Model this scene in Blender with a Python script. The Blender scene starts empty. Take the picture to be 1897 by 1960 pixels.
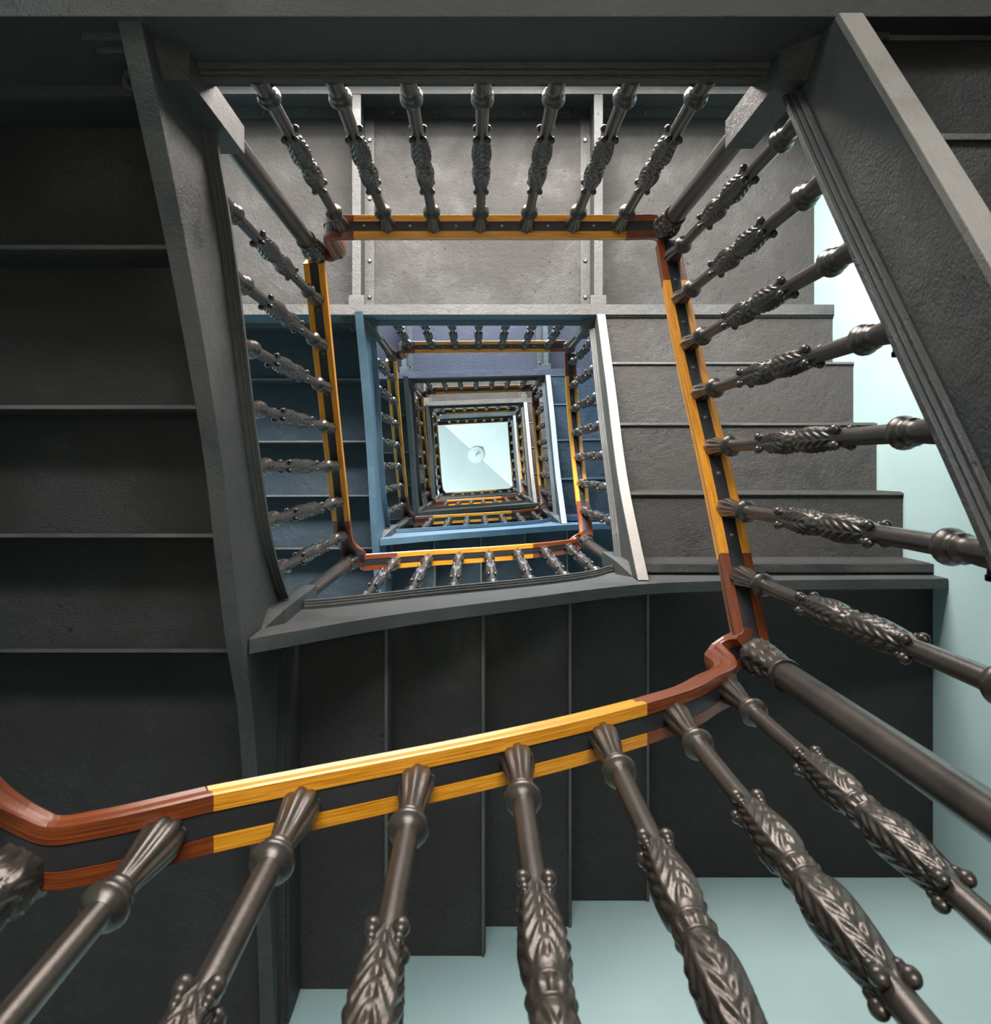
import bpy, math, random
import numpy as np
from mathutils import Vector
random.seed(4)
C = bpy.context.scene.collection
PI = math.pi
F = 1650.0                      # focal length in pixels of the 1897 px wide frame
VPX, VPY = 912.0, 890.0         # where the plumb line meets the frame

# ------------------------------------------------------------------ storeys
LF = [-1.04, 1.62, 4.32, 7.18, 10.28, 13.0]          # storey landing floors
LRAIL = [-0.13, 2.527, 5.10, 7.98, 11.05, 13.82]     # handrail undersides on the landings
XL, XR, YT, YB = -.555, .585, -.728, .425              # beam lines round the well
WALL_L, WALL_R, WALL_T, WALL_B = -1.66, 1.69, -1.88, 1.527
RX = dict(l=-.53, r=.56, T=-.70, b=.41)               # handrail and baluster lines
CX, CY = .015, -.144

def twist(z):
    return math.radians(float(np.interp(z, [4.4, 6.96, 10, 13, 16], [0, -1.4, -2.1, -2.7, -3.0])))
def warp(p):
    a = twist(p[2]); c, s = math.cos(a), math.sin(a)
    x, y = p[0]-CX, p[1]-CY
    return (CX+c*x-s*y, CY+s*x+c*y, p[2])

def hermite(tr):
    """smooth interpolation through (s, z) pairs"""
    tr = sorted(tr); xs = [a for a, b in tr]; zs = [b for a, b in tr]; n = len(xs)
    d = [(zs[i+1]-zs[i])/(xs[i+1]-xs[i]) for i in range(n-1)]
    m = [d[0]]+[(d[i-1]+d[i])/2 for i in range(1, n-1)]+[d[-1]]
    def f(s):
        if s <= xs[0]: return zs[0]+m[0]*(s-xs[0])
        if s >= xs[-1]: return zs[-1]+m[-1]*(s-xs[-1])
        i = max(j for j in range(n-1) if xs[j] <= s)
        h = xs[i+1]-xs[i]; t = (s-xs[i])/h
        return ((2*t**3-3*t*t+1)*zs[i]+(t**3-2*t*t+t)*h*m[i]+(-2*t**3+3*t*t)*zs[i+1]+(t**3-t*t)*h*m[i+1])
    return f

# traces of the second turn (landing floor 1.62); the turns above repeat them
TRACE = dict(
    l_bot=[(-.728,1.363),(-.38,1.607),(-.011,1.813),(.2,1.89),(.42,1.978),(.575,2.06),(.777,2.115),(1.137,2.234),(1.477,2.284),(1.63,2.30)],
    l_top=[(-.70,1.69),(-.617,1.727),(-.513,1.80),(.012,2.063),(.2,2.18),(.33,2.315),(.40,2.40),(.48,2.36),(.55,2.335),(1.63,2.335)],
    b_bot=[(-.555,1.995),(-.241,2.328),(.135,2.627),(.577,2.946),(.887,3.03),(1.24,3.06),(1.70,3.085)],
    b_top=[(-.50,2.45),(-.462,2.46),(-.183,2.67),(.311,3.023),(.44,3.16),(.52,3.29),(.60,3.20),(.7,3.185),(1.80,3.185)],
    r_bot=[(-.728,4.055),(-.355,3.759),(.061,3.435),(.289,3.165),(.40,3.02)],
    r_top=[(-.68,4.17),(-.528,4.07),(-.317,3.93),(.048,3.64),(.264,3.463),(.36,3.40)],
    l_rail=[(-.66,2.80),(-.40,2.965),(-.17,3.108),(.174,3.34),(.31,3.43),(.36,3.48)],
    b_rail=[(-.446,3.63),(-.193,3.80),(.093,3.97),(.367,4.20),(.47,4.32)],
    r_rail=[(.36,4.38),(.27,4.45),(.13,4.60),(-.076,4.79),(-.31,4.97),(-.461,5.05),(-.66,5.10)],
)
TRACE0 = dict(
    r_bot=[(-.728,1.363),(-.258,.98),(.061,.73),(.415,.42)],
    r_top=[(-.68,1.55),(-.59,1.48),(-.424,1.347),(-.127,1.10),(.102,.913),(.4,.70)],
    b_rail=[(-.433,.89),(-.279,.998),(-.144,1.077),(.109,1.239),(.288,1.378),(.40,1.49),(.455,1.57)],
    r_rail=[(.36,1.74),(.28,1.80),(.202,1.853),(.127,1.91),(-.025,2.027),(-.184,2.168),(-.365,2.313),(-.618,2.486),(-.66,2.51)],
)
def zmap(k):
    s = (LF[k+1]-LF[k])/(LF[2]-LF[1])
    return lambda z: LF[k]+(z-LF[1])*s
def curve(k, name):
    if k == 0:
        if name in TRACE0: return hermite(TRACE0[name])
        g = hermite(TRACE[name]); return lambda s: g(s)-2.66
    if name == 'r_rail':
        g = hermite(TRACE[name]); m = zmap(k); d = LRAIL[k+1]-m(TRACE[name][-1][1])
        return lambda s: m(g(s))+d*min(1, max(0, (.4-s)/1.0))
    if name in ('l_rail',):
        g = hermite(TRACE[name]); m = zmap(k); d = (LRAIL[k]-m(2.527))
        return lambda s: m(g(s))+d*min(1, max(0, (.3-s)/.9))
    g = hermite(TRACE[name]); m = zmap(k)
    return lambda s: m(g(s))

# ------------------------------------------------------------------ mesh helpers
class MB:
    def __init__(s): s.v = []; s.f = []; s.sm = []
    def add(s, vs, fs, smooth=False):
        o = len(s.v); s.v += [tuple(p) for p in vs]; s.f += [tuple(i+o for i in f) for f in fs]; s.sm += [smooth]*len(fs)
    def box(s, x0, x1, y0, y1, z0, z1, seg=1):
        x0, x1 = min(x0, x1), max(x0, x1); y0, y1 = min(y0, y1), max(y0, y1); z0, z1 = min(z0, z1), max(z0, z1)
        vs = [(x, y, z) for z in (z0, z1) for y in (y0, y1) for x in (x0, x1)]
        s.add(vs, [(0,2,3,1),(4,5,7,6),(0,1,5,4),(2,6,7,3),(0,4,6,2),(1,3,7,5)])
    def loft(s, rings, closed=True, caps=True, smooth=False):
        n = len(rings[0]); vs = [p for r in rings for p in r]; fs = []
        for i in range(len(rings)-1):
            for j in range(n if closed else n-1):
                a = i*n+j; b = i*n+(j+1) % n
                fs.append((a, b, b+n, a+n))
        s.add(vs, fs, smooth)
        if caps:
            s.add(rings[0], [tuple(range(n))[::-1]]); s.add(rings[-1], [tuple(range(n))])
    def lathe(s, prof, n=24, rf=None, cx=0, cy=0, caps=True):
        rings = []
        for r, z in prof:
            ring = []
            for j in range(n):
                a = 2*PI*j/n
                rr = r+(rf(z, a) if rf else 0)
                ring.append((cx+rr*math.cos(a), cy+rr*math.sin(a), z))
            rings.append(ring)
        s.loft(rings, True, caps, True)
    def ball(s, c, r, n=10, m=6, sz=1):
        pr = [(max(1e-5, r*math.sin(PI*i/m)), -r*sz*math.cos(PI*i/m)) for i in range(m+1)]
        rings = [[(c[0]+q*math.cos(2*PI*j/n), c[1]+q*math.sin(2*PI*j/n), c[2]+h) for j in range(n)] for q, h in pr]
        s.loft(rings, True, False, True)
    def torus(s, c, R, r, axis, n=20, m=8):
        a = Vector(axis).normalized(); u = a.orthogonal().normalized(); w = a.cross(u)
        rings = []
        for i in range(n+1):
            t = 2*PI*i/n; d = u*math.cos(t)+w*math.sin(t)
            rings.append([tuple(Vector(c)+d*(R+r*math.cos(2*PI*j/m))+a*(r*math.sin(2*PI*j/m))) for j in range(m)])
        s.loft(rings, True, False, True)
    def build(s, name, mat, parent=None, warped=True, bevel=0, loc=None, label=None):
        me = bpy.data.meshes.new(name)
        me.from_pydata([warp(p) for p in s.v] if warped else s.v, [], s.f)
        me.validate(); me.materials.append(mat)
        if len(me.polygons) == len(s.sm): me.polygons.foreach_set('use_smooth', s.sm)
        me.update()
        import bmesh
        bm = bmesh.new(); bm.from_mesh(me)
        if not any(s.sm) or bevel: bmesh.ops.remove_doubles(bm, verts=bm.verts, dist=1e-5)
        bmesh.ops.recalc_face_normals(bm, faces=bm.faces); bm.to_mesh(me); bm.free()
        o = bpy.data.objects.new(name, me); C.objects.link(o)
        if parent:
            o.parent = parent
            if warped: o.location = -parent.location if parent.rotation_euler.z == 0 else o.location
        if bevel:
            b = o.modifiers.new('bevel', 'BEVEL'); b.width = bevel; b.segments = 2; b.limit_method = 'ANGLE'; b.angle_limit = math.radians(40)
        if label: o['label'] = label
        return o

def thing(name, loc, label, cat, group=None):
    o = bpy.data.objects.new(name, None); C.objects.link(o); o.location = loc
    o.empty_display_size = .05
    o['label'] = label; o['category'] = cat
    if group: o['group'] = group
    return o

def strip(mb, axis, plane, sgn, ss, off, zf):
    """a bar along the axis; off: two offsets from the plane towards the well; zf(s) -> (z0, z1)"""
    rings = []
    for s in ss:
        z0, z1 = zf(s); a, b = plane+sgn*off[0], plane+sgn*off[1]
        q = [(a, z0), (b, z0), (b, z1), (a, z1)]
        rings.append([(c, s, z) if axis == 'y' else (s, c, z) for c, z in q])
    mb.loft(rings)

# ------------------------------------------------------------------ materials
def nodes(name):
    m = bpy.data.materials.new(name); m.use_nodes = True
    nt = m.node_tree; return m, nt, nt.nodes['Principled BSDF']
def N(nt, t, **kw):
    n = nt.nodes.new(t)
    for k, v in kw.items():
        if k in n.inputs: n.inputs[k].default_value = v
        else: setattr(n, k, v)
    return n
def ramp(nt, stops):
    r = nt.nodes.new('ShaderNodeValToRGB'); e = r.color_ramp.elements
    while len(e) < len(stops): e.new(.5)
    for i, (p, c) in enumerate(stops): e[i].position = p; e[i].color = (*c, 1)
    return r

def iron(name, c1, c2, rough=.5, metal=.0, bump=.35, pit=1.0, scale=1.0, spec=.5):
    m, nt, b = nodes(name); L = nt.links.new
    tc = N(nt, 'ShaderNodeTexCoord')
    n1 = N(nt, 'ShaderNodeTexNoise', Scale=3.2*scale, Detail=8.0, Roughness=.65)
    n2 = N(nt, 'ShaderNodeTexNoise', Scale=42*scale, Detail=9.0, Roughness=.78)
    n3 = N(nt, 'ShaderNodeTexNoise', Scale=190*scale, Detail=4.0)
    for n in (n1, n2, n3): L(tc.outputs['Object'], n.inputs['Vector'])
    r1 = ramp(nt, [(.32, c1), (.68, c2)]); L(n1.outputs['Fac'], r1.inputs['Fac'])
    # light scuffs in the paint
    r2 = ramp(nt, [(.70, (0, 0, 0)), (.76, (1, 1, 1))]); L(n2.outputs['Fac'], r2.inputs['Fac'])
    mx = N(nt, 'ShaderNodeMix', data_type='RGBA'); mx.inputs[7].default_value = (min(1, c2[0]*2.2), min(1, c2[1]*2.2), min(1, c2[2]*2.2), 1)
    ml = N(nt, 'ShaderNodeMath', operation='MULTIPLY'); ml.inputs[1].default_value = .6
    L(r2.outputs['Color'], ml.inputs[0]); L(ml.outputs[0], mx.inputs[0]); L(r1.outputs['Color'], mx.inputs[6]); L(mx.outputs[2], b.inputs['Base Color'])
    rm = ramp(nt, [(.40, (.15, .15, .15)), (.62, (1, 1, 1))]); L(n1.outputs['Fac'], rm.inputs['Fac'])
    rp = ramp(nt, [(.30, (0, 0, 0)), (.37, (1, 1, 1))]); L(n2.outputs['Fac'], rp.inputs['Fac'])
    gr = N(nt, 'ShaderNodeMath', operation='MULTIPLY'); L(n2.outputs['Fac'], gr.inputs[0]); L(rm.outputs['Color'], gr.inputs[1])
    ad0 = N(nt, 'ShaderNodeMath', operation='MULTIPLY_ADD'); ad0.inputs[1].default_value = .45
    L(rp.outputs['Color'], ad0.inputs[0]); L(gr.outputs[0], ad0.inputs[2])
    ad = N(nt, 'ShaderNodeMath', operation='MULTIPLY_ADD'); ad.inputs[1].default_value = .22
    L(n3.outputs['Fac'], ad.inputs[0]); L(ad0.outputs[0], ad.inputs[2])
    bp = N(nt, 'ShaderNodeBump', Strength=bump, Distance=.016*pit)
    L(ad.outputs[0], bp.inputs['Height']); L(bp.outputs['Normal'], b.inputs['Normal'])
    b.inputs['Roughness'].default_value = rough; b.inputs['Metallic'].default_value = metal
    b.inputs['Specular IOR Level'].default_value = spec
    return m

M_plate = iron('painted_plate', (.024, .027, .0275), (.050, .050, .048), .48, 0, 1.0, 1, 1, .3)
M_beam = iron('painted_beam', (.030, .036, .037), (.060, .064, .063), .44, 0, .6, 1, 1, .35)
M_cast = iron('cast_iron', (.034, .030, .027), (.078, .066, .056), .27, .5, .10, .6, 1.5)
M_worn_lit = iron('worn_lit_beam_paint', (.12, .117, .110), (.24, .23, .215), .5, 0, .5)  # right flanges: chipped paint, with the window light also put into the colour
M_bluebeam = iron('blue_beam_paint', (.040, .082, .118), (.065, .125, .175), .42, 0, .5, 1, 1, .4)
M_blueplate = iron('navy_plate_paint', (.010, .022, .034), (.020, .038, .055), .46, 0, .9, 1, 1, .3)
M_mauve = iron('mauve_grey_paint', (.026, .026, .038), (.045, .044, .060), .5, 0, .7, 1, 1, .3)
M_edge = iron('edge_highlight_paint', (.045, .052, .052), (.11, .11, .105), .45, 0, .4, 1, 1, .3)  # paler tone paints in the light caught along the tread edges
M_bolt = iron('bolt_iron', (.10, .10, .10), (.2, .19, .18), .35, .5, .1)

def wood(name, a, b_, c):
    m, nt, b = nodes(name); L = nt.links.new
    tc = N(nt, 'ShaderNodeTexCoord')
    uv = N(nt, 'ShaderNodeMapping'); uv.inputs['Scale'].default_value = (3, 3, 3)
    L(tc.outputs['UV'], uv.inputs['Vector'])
    n1 = N(nt, 'ShaderNodeTexNoise', Scale=3.0, Detail=8.0, Roughness=.7, Distortion=1.2)
    mp = N(nt, 'ShaderNodeMapping'); mp.inputs['Scale'].default_value = (2.2, 60, 60)
    L(tc.outputs['UV'], mp.inputs['Vector']); L(mp.outputs['Vector'], n1.inputs['Vector'])
    r = ramp(nt, [(.34, a), (.5, b_), (.68, c)]); L(n1.outputs['Fac'], r.inputs['Fac']); L(r.outputs['Color'], b.inputs['Base Color'])
    b.inputs['Roughness'].default_value = .32; b.inputs['Coat Weight'].default_value = .12; b.inputs['Coat Roughness'].default_value = .2
    bp = N(nt, 'ShaderNodeBump', Strength=.15, Distance=.002); L(n1.outputs['Fac'], bp.inputs['Height']); L(bp.outputs['Normal'], b.inputs['Normal'])
    return m
M_oak = wood('varnished_oak', (.26, .075, .006), (.58, .245, .014), (.78, .42, .05))
M_mahog = wood('reddish_wood', (.045, .010, .004), (.14, .032, .008), (.28, .075, .015))
M_strip = iron('black_strip', (.018, .02, .024), (.04, .042, .048), .4, .3, .08)

def plaster(name, c1, c2, bump=.12):
    m, nt, b = nodes(name); L = nt.links.new
    tc = N(nt, 'ShaderNodeTexCoord')
    n1 = N(nt, 'ShaderNodeTexNoise', Scale=1.3, Detail=5.0); n2 = N(nt, 'ShaderNodeTexNoise', Scale=45.0, Detail=4.0)
    for n in (n1, n2): L(tc.outputs['Object'], n.inputs['Vector'])
    r = ramp(nt, [(.35, c1), (.65, c2)]); L(n1.outputs['Fac'], r.inputs['Fac']); L(r.outputs['Color'], b.inputs['Base Color'])
    bp = N(nt, 'ShaderNodeBump', Strength=bump, Distance=.004); L(n2.outputs['Fac'], bp.inputs['Height']); L(bp.outputs['Normal'], b.inputs['Normal'])
    b.inputs['Roughness'].default_value = .6
    return m
M_teal = plaster('teal_wall_paint', (.25, .375, .385), (.31, .44, .45))
M_ceil = plaster('pale_ceiling_paint', (.80, .87, .87), (.84, .90, .90), .05)
M_floor = plaster('stone_floor', (.30, .28, .25), (.42, .40, .36))

# ------------------------------------------------------------------ the shaft
def struct(name, mb, mat):
    o = mb.build(name, mat, warped=False); o['kind'] = 'structure'; return o
Z0, Z1 = -1.06, 15.2
T = .12
wins = []   # window openings in the wall behind the landings (x0, x1, z0, z1)
for k in range(0, 5):
    wins.append((-1.35, 1.35, -.75, .25) if k == 0 else (-1.35, 1.35, LF[k]+.60, LF[k+1]-.50))
mb = MB(); zc = Z0
for (x0, x1, z0, z1) in wins:
    mb.box(WALL_L-T, WALL_R+T, WALL_T-T, WALL_T, zc, z0)
    mb.box(WALL_L-T, x0, WALL_T-T, WALL_T, z0, z1); mb.box(x1, WALL_R+T, WALL_T-T, WALL_T, z0, z1); zc = z1
mb.box(WALL_L-T, WALL_R+T, WALL_T-T, WALL_T, zc, Z1)
struct('wall_north', mb, M_teal)
mb = MB(); mb.box(WALL_L-T, WALL_R+T, WALL_B, WALL_B+T, Z0, Z1); struct('wall_south', mb, M_teal)
mb = MB(); mb.box(WALL_R, WALL_R+T, WALL_T, WALL_B, Z0, Z1); struct('wall_right', mb, M_teal)
mb = MB(); mb.box(WALL_L-T, WALL_L, WALL_T, WALL_B, Z0, Z1); struct('wall_left', mb, M_teal)
mb = MB(); mb.box(WALL_L-T, WALL_R+T, WALL_T-T, WALL_B+T, Z0-.1, Z0+.02); struct('floor', mb, M_floor)
# pavilion ceiling: four plaster slopes rising to a middle point
mb = MB(); za, zb = 14.9, 16.4
c = warp((-.0, -.20, zb))
co = [warp((x, y, 16)) for x, y in ((WALL_L-.3, WALL_T-.3), (WALL_R+.3, WALL_T-.3), (WALL_R+.3, WALL_B+.3), (WALL_L-.3, WALL_B+.3))]
lo = [(x, y, za) for x, y, z in co]; up = [(x, y, za+.1) for x, y, z in co]
vs = lo+up+[(c[0], c[1], zb), (c[0], c[1], zb+.1)]
mb.add(vs, [(0,1,8),(1,2,8),(2,3,8),(3,0,8),(4,9,5),(5,9,6),(6,9,7),(7,9,4),(0,4,5,1),(1,5,6,2),(2,6,7,3),(3,7,4,0)])
struct('ceiling', mb, M_ceil)
# window joinery in the openings
mwin, nt, b = nodes('white_window_paint'); b.inputs['Base Color'].default_value = (.7, .7, .68, 1)
mgl, nt, b = nodes('window_glass'); b.inputs['Transmission Weight'].default_value = 1; b.inputs['Roughness'].default_value = .05; b.inputs['IOR'].default_value = 1.0
for i, (x0, x1, z0, z1) in enumerate(wins):
    mb = MB(); y0, y1 = WALL_T-.09, WALL_T-.04; w = .05
    mb.box(x0, x1, y0, y1, z0, z0+w); mb.box(x0, x1, y0, y1, z1-w, z1)
    for xx in (x0, (x0+x1)/2-w/2, x1-w): mb.box(xx, xx+w, y0, y1, z0+w, z1-w)
    fr = struct('window_%d' % (i+1), mb, mwin)

# ------------------------------------------------------------------ labels
TURN = ['lowest', 'second', 'third', 'fourth', 'fifth', 'topmost']
ORD = ['first', 'second', 'third', 'fourth', 'fifth', 'sixth', 'seventh']
SIDE = dict(T='top', l='left', b='bottom', r='right')
def lev(k, side='T'):
    return TURN[k]

# ------------------------------------------------------------------ handrails
def rail_profile():
    # (across, up) outline, origin at the middle of the underside
    pts = [(-.0345,.004),(-.033,0),(-.0145,0),(-.0140,.004),(.0140,.004),(.0145,0),(.033,0),(.0345,.004),(.0345,.012),(.031,.018),(.031,.024),(.0335,.031),(.028,.042),(.016,.048),(0,.050),(-.016,.048),(-.028,.042),(-.0335,.031),(-.031,.024),(-.031,.018),(-.0345,.012)]
    return pts
def sweep(path, prof):
    """path: list of (Vector, heading); returns rings and lengths"""
    rings = []; n = len(path); ln = [0]
    for i, (p, h) in enumerate(path):
        a = path[max(0, i-1)][0]; b = path[min(n-1, i+1)][0]
        t = (b-a).normalized(); hd = Vector((math.cos(h), math.sin(h), 0))
        s = Vector((-hd.y, hd.x, 0))
        t = (t-s*t.dot(s)).normalized()
        u = t.cross(s); 
        if u.dot(Vector((0, 0, 1))) < 0 and u.dot(hd) > 0: u = -u
        rings.append([tuple(p+s*a_+u*b_) for a_, b_ in prof])
        if i: ln.append(ln[-1]+(p-path[i-1][0]).length)
    return rings, ln
def dens(ctrl, step=.012):
    """ctrl: (x, y, z, heading) points -> dense smooth path"""
    P = [Vector(c[:3]) for c in ctrl]; H = [c[3] for c in ctrl]; out = []
    n = len(P)
    for i in range(n-1):
        p0 = P[i-1] if i else P[i]*2-P[i+1]; p3 = P[i+2] if i+2 < n else P[i+1]*2-P[i]
        p1, p2 = P[i], P[i+1]; m = max(2, int((p2-p1).length/step))
        d1 = max(1e-6, (p1-p0).length**.5); d2 = max(1e-6, (p2-p1).length**.5); d3 = max(1e-6, (p3-p2).length**.5)
        t0, t1, t2, t3 = 0, d1, d1+d2, d1+d2+d3
        for j in range(m):
            t = t1+(t2-t1)*j/m
            A1 = p0*((t1-t)/(t1-t0))+p1*((t-t0)/(t1-t0)); A2 = p1*((t2-t)/(t2-t1))+p2*((t-t1)/(t2-t1)); A3 = p2*((t3-t)/(t3-t2))+p3*((t-t2)/(t3-t2))
            B1 = A1*((t2-t)/(t2-t0))+A2*((t-t0)/(t2-t0)); B2 = A2*((t3-t)/(t3-t1))+A3*((t-t1)/(t3-t1))
            out.append((B1*((t2-t)/(t2-t1))+B2*((t-t1)/(t2-t1)), H[i]+(H[i+1]-H[i])*j/m))
    out.append((P[-1], H[-1])); return out
def rail_piece(parent, name, path, mat, prof):
    rings, ln = sweep(path, prof)
    mb = MB(); mb.loft(rings, True, True, False)
    o = mb.build(name, mat, parent)
    # lengthwise coordinates for the grain
    me = o.data; uvl = me.uv_layers.new(name='UV')
    n = len(prof)
    key = {}
    for i, r in enumerate(rings):
        for j, p in enumerate(r):
            key[tuple(round(c, 4) for c in warp(p))] = (ln[i], j/n)
    vco = [key.get(tuple(round(c, 4) for c in v.co), (0, 0)) for v in me.vertices]
    for lp in me.loops: uvl.data[lp.index].uv = vco[lp.vertex_index]
    return o
PROF = rail_profile()
SPROF = [(-.0135,.0015),(.0135,.0015),(.0135,.007),(-.0135,.007)]
HD = dict(T=PI, l=PI/2, b=0.0, r=-PI/2)
RAILZ = {}
def handrail(side, k):
    lab = {'T': 'varnished wooden handrail on black iron strip, along the %s storey landing' % lev(k),
           'l': 'varnished wooden handrail on black iron strip, left side, %s turn up the stairwell' % lev(k),
           'b': 'varnished wooden handrail on black iron strip, bottom side, %s turn up the stairwell' % lev(k),
           'r': 'varnished wooden handrail on black iron strip, right side, %s turn up the stairwell' % lev(k)}[side]
    if side == 'T' and k == 5: lab = 'varnished wooden handrail guarding the topmost landing under the pale ceiling'
    h = HD[side]; c = RX[side]
    pre, main, post = [], [], []
    if side == 'T':
        z = LRAIL[k]; f = lambda s: z
        main = [(x, c, z, PI) for x in (.44, .2, 0, -.2, -.36)]
        pre = [(.556, -.655, z, PI*1.30), (.548, -.690, z, PI*1.12), (.525, c, z, PI), (.44, c, z, PI)]
        if k < 5:
            zl = curve(k, 'l_rail')(-.66)
            post = [(-.36, c, z, PI), (-.425, c, z+.004, PI), (-.452, c, z+.030, PI), (-.460, c, z+.08, PI), (-.462, c+.003, zl-.075, PI), (-.470, c+.008, zl-.025, PI*.9), (-.495, c+.015, zl-.004, PI*.75), (-.522, -.672, zl, PI*.56)]
        else:
            post = [(-.36, c, z, PI), (-.50, c, z, PI), (-.60, c, z, PI)]
        RAILZ[(side, k)] = f
    elif side == 'l':
        f = curve(k, 'l_rail')
        main = [(c, y, f(y), h) for y in (-.655, -.5, -.3, -.1, .1, .22)]
        zb = curve(k, 'b_rail')(-.446)
        post = [(c, .22, f(.22), h), (c+.002, .30, f(.30)+.01, h), (c+.012, .345, f(.345)+.035, h*.85), (c+.032, .378, (f(.36)+zb)/2+.03, h*.5), (c+.06, c*0+.400, zb-.01, h*.15)]
        RAILZ[(side, k)] = f
    elif side == 'b':
        f = curve(k, 'b_rail'); g = curve(k, 'r_rail')
        x0 = -.30 if k == 0 else -.34
        pre = ([(-.545, .20, .79, PI*.5), (-.54, .29, .84, PI*.5), (-.525, .355, .875, PI*.38), (-.492, .392, .893, PI*.2), (-.45, c, .897, 0.05), (-.40, c, f(-.40), 0), (x0, c, f(x0), 0)] if k == 0 else
               [(-.47, c, f(-.47), 0), (-.41, c, f(-.41), 0), (x0, c, f(x0), 0)])
        main = [(x, c, f(x), 0) for x in (x0, -.2, 0, .15, .27)]
        zr = g(.36); ze = f(.455)
        post = [(.27, c, f(.27), 0), (.37, c, f(.37), 0), (.435, c, f(.435)+.004, 0), (.485, c, f(.455)+.040, 0), (.508, c-.004, ze+(zr-ze)*.55+.02, -PI*.04), (.513, c-.010, zr-.005, -PI*.10), (.519, c-.018, zr+.024, -PI*.18), (.532, c-.026, zr+.020, -PI*.2), (.545, c-.034, zr-.004, -PI*.22)]
        RAILZ[(side, k)] = f
    else:
        f = curve(k, 'r_rail')
        pre = [(c, .355, f(.355), h), (c, .28, f(.28), h), (c, .19, f(.19), h)]
        main = [(c, y, f(y), h) for y in (.19, .05, -.1, -.25, -.4, -.52)]
        post = [(c, -.52, f(-.52), h), (c, -.60, f(-.60), h), (c, -.655, f(-.655), h)]
        RAILZ[(side, k)] = f
    t = thing('handrail', warp(main[len(main)//2][:3]), lab, 'handrail', 'handrails round the stairwell')
    rail_piece(t, 'wooden_rail', dens(main, .02 if k > 1 else .012), M_oak, PROF)
    for q in (pre, post):
        if q: rail_piece(t, 'rail_end', dens(q, .008 if k < 2 else .014), M_mahog, PROF).__setitem__('label', 'darker reddish curved rail end')
    full = []
    for q in (pre, main, post):
        if q: d = dens(q, .012); full += d if not full else d[1:]
    if side == 'T' and k < 5: full = full[:-22]
    rail_piece(t, 'iron_strip', full, M_strip, SPROF)
    if k <= 1 or (k == 2 and side == 'T'):
        step = .0675
        s0, s1 = (-.36, .40) if side in 'Tb' else (-.55, .28)
        s = s0+.03; i = 0
        while s < s1:
            mb = MB(); p = (s, c, f(s)+.0015) if side in 'Tb' else (c, s, f(s)+.0015)
            mb.ball(p, .0055 if k == 0 else .0045, 10, 6, .6)
            mb.build('screw', M_bolt, t); s += step*2
    return t

# ------------------------------------------------------------------ balusters
def bal_r(z, a):
    return 0
H = .96
def leaf(z0, z1, amp, flip):
    def rf(z, a):
        t = (z-z0)/(z1-z0)
        env = min(1, max(0, t)/.12, max(0, 1-t)/.12)
        ph = ((a/(PI/2)) % 1)*2-1
        w = 1.5*abs(math.sin(PI*(6.0*t*(1 if flip else -1)+1.7*abs(ph)+.2)))-.9
        vein = .9*math.exp(-(ph/.13)**2)
        edge = -.9*math.exp(-((1-abs(ph))/.12)**2)
        return amp*env*(w*.75*(1-math.exp(-(ph/.18)**2))+vein+edge)
    return rf
def seg(a, b, pts, n):
    """profile points (t, r) -> smooth dense list between"""
    f = hermite([(p[0], p[1]) for p in pts]); return [(f(a+(b-a)*i/n), (a+(b-a)*i/n)*H) for i in range(n+1)]
def bal_parts():
    parts = []
    m = MB()
    m.lathe([(.0135, 0), (.0138, .13*H), (.0132, .28*H), (.0120, .45*H), (.0132, .62*H), (.0130, .75*H), (.0134, .86*H)], 16)
    parts.append(('shaft', m))
    m = MB()
    m.lathe([(.0175, 0), (.0175, .012), (.0165, .03), (.0155, .045), (.0155, .060), (.0185, .064), (.0185, .070), (.0165, .073), (.0195, .080), (.0228, .088), (.0228, .096), (.0195, .104), (.0165, .108), (.0135, .112)], 20)
    parts.append(('foot_collar', m))
    for nm, a, b, pts, fl in (('leaf_bulb', .275, .448, [(.275, .0130), (.31, .0165), (.36, .0208), (.40, .0222), (.43, .0195), (.448, .0165)], True),
                          ('leaf_bulb', .482, .64, [(.482, .0160), (.50, .0200), (.535, .0222), (.58, .0190), (.62, .0150), (.64, .0125)], False)):
        m = MB(); m.lathe(seg(a, b, pts, 56), 56, leaf(a*H, b*H, .0030, fl))
        zk = (.280 if fl else .632)*H
        for q in range(4):
            an = PI/4+q*PI/2
            m.ball((.0175*math.cos(an), .0175*math.sin(an), zk), .0080, 12, 8, 1.35)
            m.ball((.0165*math.cos(an), .0165*math.sin(an), zk+(.016 if fl else -.016)), .0052, 8, 5, 1.6)
        parts.append((nm, m))
    m = MB(); m.lathe([(.0150, .446*H), (.0178, .450*H), (.0178, .453*H)], 24); 
    m.lathe(seg(.453, .476, [(.453, .0172), (.463, .0195), (.476, .0175)], 6), 48, lambda z, a: .0013*math.cos(12*a))
    m.lathe([(.0172, .476*H), (.0180, .478*H), (.0180, .482*H), (.015, .486*H)], 24)
    parts.append(('fluted_ring', m))
    m = MB()
    m.lathe([(.0132, .838*H), (.017, .842*H), (.0225, .847*H), (.0240, .853*H), (.0225, .859*H), (.0165, .864*H), (.0170, .868*H), (.0195, .872*H), (.0170, .877*H), (.0145, .881*H), (.0145, .885*H)], 20)
    parts.append(('collar', m))
    m = MB(); m.lathe(seg(.883, 1.0, [(.883, .0138), (.92, .0155), (.955, .0198), (.982, .0222), (1.0, .0205)], 12), 48, lambda z, a: (.0036*abs(math.cos(4*a))-.0018)*min(1, (z/H-.875)/.05))
    parts.append(('fluted_cup', m))
    return parts
BP = bal_parts()
joined = MB()
for nm, m in BP: joined.v += []
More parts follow.
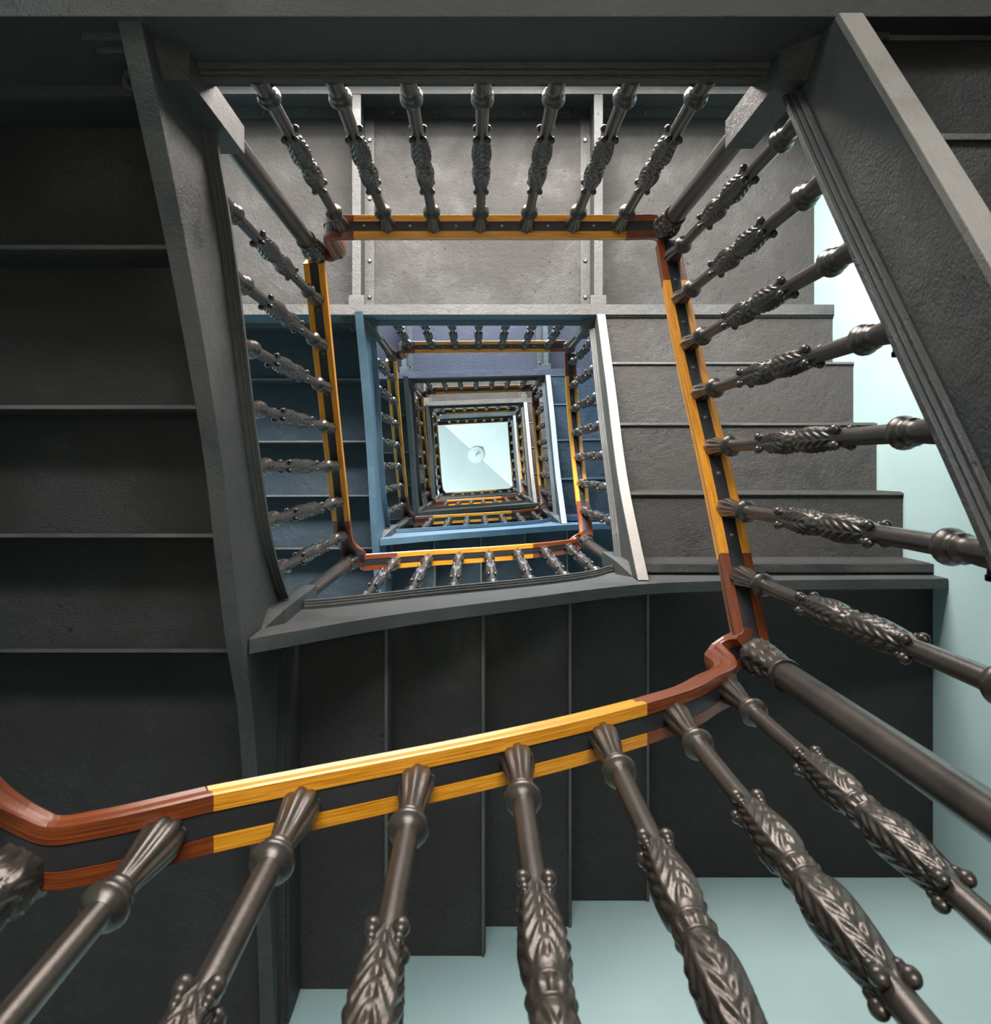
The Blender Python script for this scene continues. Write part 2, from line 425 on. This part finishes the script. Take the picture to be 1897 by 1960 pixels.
def merge(ms):
    o = MB()
    for m in ms:
        k = len(o.v); o.v += m.v; o.f += [tuple(i+k for i in f) for f in m.f]; o.sm += m.sm
    return o
PROTO = {}
def baluster(side, k, i):
    st = {'T': ('from the left', -.395+.1355*i), 'l': ('from the top', -.548+.138*i), 'b': ('from the left', -.345+.134*i), 'r': ('from the top', .235-.1385*(6-i))}[side]
    s = st[1]; c = RX[side]
    f = RAILZ[(side, k)]
    if side == 'T': z0 = LF[k]-.070
    else: z0 = curve(k, side+'_top')(s)+.003
    z1 = f(s)+.006
    p = warp((s, c, z0) if side in 'Tb' else (c, s, z0))
    where = {'T': '%s storey landing', 'l': 'left side, %s turn up', 'b': 'bottom side, %s turn up', 'r': 'right side, %s turn up'}[side] % lev(k)
    lab = 'ornate cast iron baluster, %s of seven %s, %s' % (ORD[i], st[0], where)
    near = k <= 1
    sc = (z1-z0)/H
    if near not in PROTO:
        if near:
            t = bpy.data.objects.new('baluster', None); C.objects.link(t)
            for nm, m in BP: m.build(nm, M_cast, t, warped=False)
        else:
            t = merge([m for _, m in BP]).build('baluster', M_cast, warped=False)
        PROTO[near] = t
    else:
        src = PROTO[near]; t = src.copy(); C.objects.link(t)
        for ch in list(src.children):
            q = ch.copy(); C.objects.link(q); q.parent = t
    t.location = p; t.rotation_euler = (0, 0, twist(z0)); t.scale = (1, 1, sc)
    t['label'] = lab; t['category'] = 'baluster'; t['group'] = 'cast iron balusters round the stairwell'
    return t

# ------------------------------------------------------------------ newel posts
def newel(corner, k, x, y, ztip, zb0, zb1, ztop, label):
    t = thing('newel_post', warp((x, y, ztip)), label, 'newel post', 'newel posts at the stairwell corners')
    h = .029; a = .011
    mb = MB()
    rings = []
    ox = (h-.006)*(1 if x > 0 else -1); oy = (h-.006)*(1 if y > 0 else -1)      # the shallow point sits towards the outer corner
    for z, q in ((ztip, .003), (zb0, h), (zb1-.006, h), (zb1, h-.004)):
        u, v = (x+ox, y+oy) if z == ztip else (x, y)
        rings.append([(u-q, v-q, z), (u+q, v-q, z), (u+q, v+q, z), (u-q, v+q, z)])
    mb.loft(rings); mb.build('pendant_block', M_beam, t, bevel=.0008)
    mb = MB(); r = .0245; lc = min(.17, (ztop-zb1)*.2)
    mb.lathe([(r+.003, zb1-.01), (r, zb1+.01), (r, ztop-lc), (r, ztop-lc+.004)], 32, cx=x, cy=y)
    mb.build('shaft', M_cast, t)
    mb = MB(); z0 = ztop-lc
    f = hermite([(0, .029), (.06, .0305), (.10, .027), (.14, .0255), (.45, .030), (.75, .034), (.92, .036), (1, .030)])
    def rf(z, a):
        u = (z-z0)/lc
        if u < .14 or u > .97: return 0
        ph = ((a/(PI/3)) % 1)*2-1
        return .0042*math.sin(2*PI*(4*u-1.2*abs(ph)))*math.sin(PI*u)**.5*.6+.003*math.cos(6*a+PI)*math.sin(PI*u)
    mb.lathe([(f(i/28), z0+lc*i/28) for i in range(29)], 48, rf, x, y)
    mb.lathe([(.020, ztop-.01), (.020, ztop+.030)], 16, cx=x, cy=y)
    mb.build('leaf_capital', M_cast, t)
    return t

# ------------------------------------------------------------------ stringers, treads, landings
def lin(a, b, n): return [a+(b-a)*i/n for i in range(n+1)]
def stringer(parent, side, k):
    bot, top = curve(k, side+'_bot'), curve(k, side+'_top')
    MBM = M_bluebeam if k == 2 and side != 'r' else M_beam
    axis, plane, sg = {'l': ('y', XL, 1), 'b': ('x', YB, -1), 'r': ('y', XR, -1)}[side]
    ins = .002 if k <= 1 else .10
    s0, s1 = {'l': (YT+.004, WALL_B-ins), 'b': (XL+.022, WALL_R-ins), 'r': (YT+.022, YB-.022)}[side]
    m0, m1 = {'l': (-.66, .365), 'b': (-.488, .52), 'r': (-.655, .36)}[side]
    ss = lin(s0, s1, 50)
    fw = (-.019, .019)
    mb = MB(); strip(mb, axis, plane, sg, ss, (.004, .0185), lambda s: (bot(s)+.012, top(s)))
    mb.build('stringer_web', MBM, parent, bevel=0)
    mb = MB(); strip(mb, axis, plane, sg, ss, fw, lambda s: (bot(s), bot(s)+.020)); mb.build('stringer_flange', M_worn_lit if side == 'r' else MBM, parent, bevel=.002)
    mm = lin(m0, m1, 36); mb = MB()
    strip(mb, axis, plane, sg, mm, (-.008, .042), lambda s: (top(s)-.010, top(s)+.006))
    strip(mb, axis, plane, sg, mm, (.012, .0355), lambda s: (top(s)-.017, top(s)-.009))
    strip(mb, axis, plane, sg, mm, (.012, .0285), lambda s: (top(s)-.027, top(s)-.016))
    mb.build('curb_moulding', MBM, parent, bevel=.0015)

def flight(side, k):
    lab = {'l': 'dark iron stair flight seen from below, left side, %s turn up the well',
           'b': 'dark iron stair flight seen from below, bottom side, %s turn up the well',
           'r': 'dark iron stair flight seen from below, right side, %s turn up the well'}[side] % lev(k)
    if k == 2: lab = lab.replace('dark iron', 'blue painted')
    sc = 1.0 if k == 0 else (LF[k+1]-LF[k])/2.70; b0 = -1.04 if k == 0 else LF[k]
    base = b0+{'l': 0, 'b': .72, 'r': 1.57}[side]*sc; r = {'l': .144, 'b': .17, 'r': .2245}[side]*sc
    edges = {'l': [-.697, -.444, -.127, .168, .4725], 'b': [-.520, -.262, .021, .309, .600], 'r': [.372, .114, -.172, -.456, -.705]}[side]
    ins = .001 if k <= 1 else .10
    loc = {'l': (-1.1, -.1, base), 'b': (0, 1.0, base), 'r': (1.2, -.1, base)}[side]
    t = thing('stair_flight', warp(loc), lab, 'stairs', 'stair flights round the well')
    stringer(t, side, k)
    top = base+5*r
    for i in range(4):
        z = base+r*(i+1); a, b = edges[i], edges[i+1]; d = 1 if b > a else -1
        mb = MB(); lip = .020
        def bx(s0, s1, c0, c1, z0, z1):
            if side == 'b': mb.box(s0, s1, c0, c1, z0, z1)
            else: mb.box(c0, c1, s0, s1, z0, z1)
        c0, c1 = {'l': (WALL_L+ins, XL-.002), 'b': (YB+.002, WALL_B-ins), 'r': (XR+.002, WALL_R-ins)}[side]
        bx(a-d*lip, b+d*.006, c0, c1, z, z+.014)                    # tread plate
        bx(a-d*lip, a-d*(lip-.008), c0, c1, z-.004, z+.018)         # nosing
        zr0 = z-r+.014 if i else z-r+.014
        bx(a, a+d*.008, c0, c1, zr0, z)                             # riser
        if i == 3: bx(b, b+d*.008, c0, c1, z+.014, z+r)             # riser up to the landing
        # side angle with bolts along the string
        q0 = c1 if side == 'l' else c0; dq = -1 if side == 'l' else 1
        bx(a+d*.02, b-d*.02, q0, q0+dq*.030, z-.006, z)
        tr = mb.build('tread', M_blueplate if k == 2 else M_plate, t, bevel=.0015)
        mb = MB(); bx(b-d*.005, b+d*.004, c0, c1, z-.008, z+.001); eb = mb.build('edge_bar', M_edge, tr, bevel=.001)   # lip under the back edge, highlight painted into its colour
        eb.location = (0, 0, 0); eb['label'] = 'edge bar with painted pale highlight'
        if k == 1 or (k == 0 and side == 'r'):
            for u in (.25, .75):
                s = a+(b-a)*u; qq = q0+dq*.016
                m2 = MB(); p = (s, qq, z-.007) if side == 'b' else (qq, s, z-.007)
                m2.lathe([(.0068, p[2]-.006), (.0075, p[2]-.002), (.0075, p[2])], 6, cx=p[0], cy=p[1]); m2.build('bolt', M_bolt, t)
    return t

def corner_landing(corner, k):
    sc = 1.0 if k == 0 else (LF[k+1]-LF[k])/2.70; b0 = -1.04 if k == 0 else LF[k]; ins = .001 if k <= 1 else .10
    if corner == 'BL':
        z = b0+.72*sc; x0, x1, y0, y1 = WALL_L+ins, -.519, .4725, WALL_B-ins
        lab = 'dark iron corner landing seen from below, bottom left corner, %s turn up' % lev(k)
    else:
        z = b0+1.57*sc; x0, x1, y0, y1 = .602, WALL_R-ins, .366, WALL_B-ins
        lab = 'dark iron corner landing seen from below, bottom right corner, %s turn up' % lev(k)
    t = thing('corner_landing', warp(((x0+x1)/2, (y0+y1)/2, z)), lab, 'landing', 'corner landings')
    mb = MB(); mb.box(x0, x1, y0, y1, z, z+.014)
    if corner == 'BL': mb.box(x0, x1, y0-.02, y0, z-.004, z+.018)
    else: mb.box(x0-.02, x0, y0, y1, z-.004, z+.018)
    mb.build('floor_plate', M_blueplate if k == 2 else M_plate, t, bevel=.001)
    mb = MB(); w = .03
    if corner == 'BL': mb.box(XL-.002-w, XL-.002, y0+.01, y1, z-.006, z)
    else: mb.box(x0+.01, x1, y0, y0+w, z-.006, z)
    mb.build('edge_angle', M_bluebeam if k == 2 else M_beam, t)
    return t

def bracket(parent, x, y, z, sx):
    # small cast shoe and ring lug where the string meets the landing beam
    mb = MB()
    mb.box(x, x+sx*.075, y, y+.020, z+.05, z+.075); mb.box(x, x+sx*.062, y, y+.030, z+.075, z+.125)
    mb.build('cast_shoe', M_beam, parent, bevel=.003)
    mb = MB(); mb.torus((x+sx*.030, y+.045, z+.15), .013, .006, (0, 0, 1)); mb.box(x+sx*.018, x+sx*.042, y, y+.035, z+.144, z+.156)
    mb.build('ring_lug', M_beam, parent)

def landing(k):
    z = LF[k]; zl = [0, 1.363, 4.069, 6.93, 10.03, 12.75][k]
    lab = ('dark fascia and underside of the nearest storey landing across the top edge' if k == 1 else
           'iron storey landing seen from below, top side, %s landing up the well' % lev(k))
    t = thing('storey_landing', warp((0, -1.3, z)), lab, 'landing', 'storey landings')
    ins = .001 if k <= 2 else .10; x0, x1 = WALL_L+ins, WALL_R-ins; yw = WALL_T+(.001 if k <= 2 else .075)
    # edge beam along the well
    mb = MB()
    mb.box(x0, x1, YT+.004, YT+.0185, zl+.012, z-.004); mb.build('fascia', M_bluebeam if k == 2 else M_beam, t)
    mb = MB(); mb.box(x0, x1, YT-.030, YT+.019, zl, zl+.020); mb.build('beam_flange', M_mauve if k == 3 else M_beam, t, bevel=.002)
    mb = MB()
    for a, b, c0, c1 in ((.012, .042, -.085, -.068), (.012, .0355, -.092, -.084), (.012, .0285, -.102, -.091)):
        mb.box(XL+.03, XR-.03, YT+a, YT+b, z+c0, z+c1)
    mb.build('curb_moulding', M_bluebeam if k == 2 else M_beam, t, bevel=.0015)
    # back beam at the wall
    mb = MB(); mb.box(x0, x1, -1.80, -1.752, zl, zl+.020); mb.box(x0, x1, -1.80, -1.785, zl+.02, z-.002); mb.box(x0, x1, yw, -1.80, zl+.02, z-.002)
    mb.build('back_beam', M_beam, t, bevel=.002)
    mb = MB(); mb.box(x0, x1, -1.785, -1.735, z-.020, z-.008); mb.build('back_angle', M_beam, t, bevel=.0015)
    # joists on the string lines
    for i, x in enumerate((XL-.012, XR-.008)):
        d = 1 if i == 0 else -1
        mb = MB(); mb.box(x-.021, x+.021, -1.752, YT-.030, zl+.004, zl+.022); mb.box(x-.008, x+.008, -1.785, YT-.008, zl+.022, z-.002)
        mb.box(x+d*.008, x+d*.058, -1.735, YT-.03, z-.020, z-.008)
        mb.box(x-d*.008, x-d*.03, -1.735, YT-.03, z-.014, z-.004)
        mb.build('joist', M_beam, t, bevel=.002)
        mb = MB(); mb.box(x-.038, x+.038, YT-.075, YT-.028, zl+.002, zl+.028); mb.build('joist_pad', M_beam, t, bevel=.003)
        if k <= 3:
            for yy in (-1.62, -1.33, -1.02, -.84):
                mb = MB(); mb.lathe([(.008, z-.030), (.010, z-.026), (.010, z-.020)], 8, cx=x+d*.036, cy=yy); mb.build('bolt', M_bolt, t)
    mb = MB(); mb.box(x0, XL-.002, YT+.0185, -.690, z-.008, z+.013); mb.build('nosing_strip', M_beam, t)
    mb = MB(); mb.box(XR+.002, x1, YT+.0185, -.699, z-.008, z+.013); mb.build('nosing_strip', M_beam, t)
    for a, b in ((x0, XL-.02), (XL-.004, XR-.016), (XR+.0, x1)):
        mb = MB(); mb.box(a, b, yw, YT+.003, z-.008, z+.012); mb.build('floor_plate', M_mauve if k == 3 else M_plate, t)
    if k <= 3:
        for xx in (-1.5, -1.28, -1.06, -.84, -.42, -.2, .02, .24, .46, .84, 1.06, 1.28, 1.5):
            mb = MB(); mb.lathe([(.006, z-.028), (.008, z-.024), (.008, z-.020)], 8, cx=xx, cy=-1.758); mb.build('bolt', M_bolt, t)
    bracket(t, XL-.019, YT+.010, zl, -1)
    bracket(t, XR+.019, YT+.010, zl, 1)
    return t

for k in range(0, 5):
    if k > 0: flight('l', k); corner_landing('BL', k)
    flight('b', k); corner_landing('BR', k); flight('r', k)
    if k == 0: corner_landing('BL', 0)
for k in range(1, 6): landing(k)

sides = [('b', 0), ('r', 0)]
for k in range(1, 5): sides += [('T', k), ('l', k), ('b', k), ('r', k)]
sides.append(('T', 5))
for s, k in sides: handrail(s, k)
for s, k in sides:
    for i in range(7): baluster(s, k, i)

NX0, NX1, NY0, NY1 = -.52, .55, -.687, .388
newel('BR', 0, NX1, .375, .36, .41, .84, 1.70, 'thick dark iron newel post, bottom right corner, nearest the camera')
newel('BL', 0, -.485, .43, -.60, -.55, -.1, .93, 'blurred iron newel post head at the left edge beside the lowest handrail')
for k in range(1, 5):
    m = zmap(k)
    newel('TL', k, NX0, NY0, m(1.43), m(1.475), m(1.83), curve(k, 'l_rail')(-.66)-.005, 'iron newel post with square pendant, top left corner, %s storey landing' % lev(k))
    newel('TR', k, NX1-.003, NY0, m(1.42), m(1.475), m(1.80), LRAIL[k]-.02, 'iron newel post with square pendant, top right corner, %s storey landing' % lev(k))
    newel('BL', k, NX0, NY1+.010, m(2.13), m(2.215), m(2.66), curve(k, 'b_rail')(-.446)-.05, 'iron newel post with square pendant, bottom left corner, %s turn up' % lev(k))
    newel('BR', k, NX1, NY1, m(3.12), m(3.205), m(3.58), curve(k, 'r_rail')(.36)-.01, 'iron newel post with square pendant, bottom right corner, %s turn up' % lev(k))
newel('TR', 5, NX1-.003, NY0, 12.77, 12.82, 13.2, LRAIL[5]-.02, 'iron newel post, top right corner of the topmost landing below the ceiling')

# plaster rose at the middle of the ceiling
rc = c
t = thing('ceiling_rose', (rc[0], rc[1], zb-.12), 'round pale plaster rose with a hook at the centre of the ceiling', 'ceiling rose')
mb = MB(); mb.lathe([(.150, .02), (.152, -.01), (.146, -.035), (.130, -.045), (.122, -.040), (.10, -.050), (.04, -.058), (.02, -.062)], 48); mb.build('rose_disc', M_ceil, t, warped=False)
mb = MB(); mb.lathe([(.008, -.16), (.008, -.06)], 12); mb.torus((0, .022, -.165), .022, .006, (1, 0, 0)); mb.build('hook', M_bolt, t, warped=False)
mb = MB(); mb.lathe([(.10, .02), (.10, .115)], 24); mb.build('boss', M_ceil, t, warped=False)

# ------------------------------------------------------------------ light
def area(name, loc, rot, sx, sz, power, col, spread=180):
    l = bpy.data.lights.new(name, 'AREA'); l.shape = 'RECTANGLE'; l.size = sx; l.size_y = sz; l.energy = power; l.color = col
    l.spread = math.radians(spread)
    o = bpy.data.objects.new(name, l); C.objects.link(o); o.location = loc; o.rotation_euler = rot; return o
WP = [130, 600, 210, 480, 150]
WD = [34, 150, 0, 90, 0]
WC = [(1, .95, .90), (1, .89, .83), (.72, .86, 1.0), (1, .93, .88), (.75, .9, 1)]
for i, (x0, x1, z0, z1) in enumerate(wins):
    if i in (0, 1, 3):      # light thrown up from the bright courtyard ground outside
        area('courtyard_daylight', (0, WALL_T-1.35, z0-(.35 if i == 0 else .70)), (math.radians(90+38), 0, 0), 2.6, .9, WP[i], WC[i])
        area('window_daylight', (0, WALL_T-.13, (z0+z1)/2), (PI/2, 0, 0), 1.6, z1-z0, WD[i], WC[i])
    else:
        area('window_daylight', (0, WALL_T-.13, (z0+z1)/2), (PI/2, 0, 0), 1.6, z1-z0, WP[i], WC[i])
# daylight of the top storey reaching the ceiling
area('top_storey_daylight', (-1.2, 1.1, 13.6), (math.radians(180), 0, 0), .8, .8, 50, (.94, 1, 1))
area('rail_fill', (-.05, -.25, -.98), (PI, 0, 0), .45, .45, 1.4, (1, .84, .66), 50)  # added upward fill without a real fitting, brightens the rail undersides
l = bpy.data.lights.new('warm_fill', 'POINT'); l.energy = 3.5; l.color = (1, .66, .42); l.shadow_soft_size = .12  # added warm fill without a real fitting, for glints on the balusters
o = bpy.data.objects.new('warm_fill', l); C.objects.link(o); o.location = (-.1, -1.15, -.6)
w = bpy.data.worlds.new('world'); bpy.context.scene.world = w; w.use_nodes = True
w.node_tree.nodes['Background'].inputs[0].default_value = (.6, .75, 1, 1); w.node_tree.nodes['Background'].inputs[1].default_value = .15

# ------------------------------------------------------------------ camera
cam = bpy.data.cameras.new('camera'); co = bpy.data.objects.new('camera', cam); C.objects.link(co)
cam.sensor_fit = 'HORIZONTAL'; cam.sensor_width = 36; cam.lens = F/1897*36
cam.shift_x = (948.5-VPX)/1897; cam.shift_y = -(980-VPY)/1897
cam.clip_start = .02; co.location = (0, 0, 0); co.rotation_euler = (PI, 0, 0)
cam.dof.use_dof = True; cam.dof.focus_distance = 3.0; cam.dof.aperture_fstop = 16
S = bpy.context.scene; S.camera = co
S.view_settings.view_transform = 'Standard'; S.view_settings.look = 'None'; S.view_settings.gamma = 1; S.view_settings.use_curve_mapping = False
S.view_settings.exposure = 0.6
S.cycles.use_denoising = True; S.cycles.max_bounces = 8; S.cycles.diffuse_bounces = 5
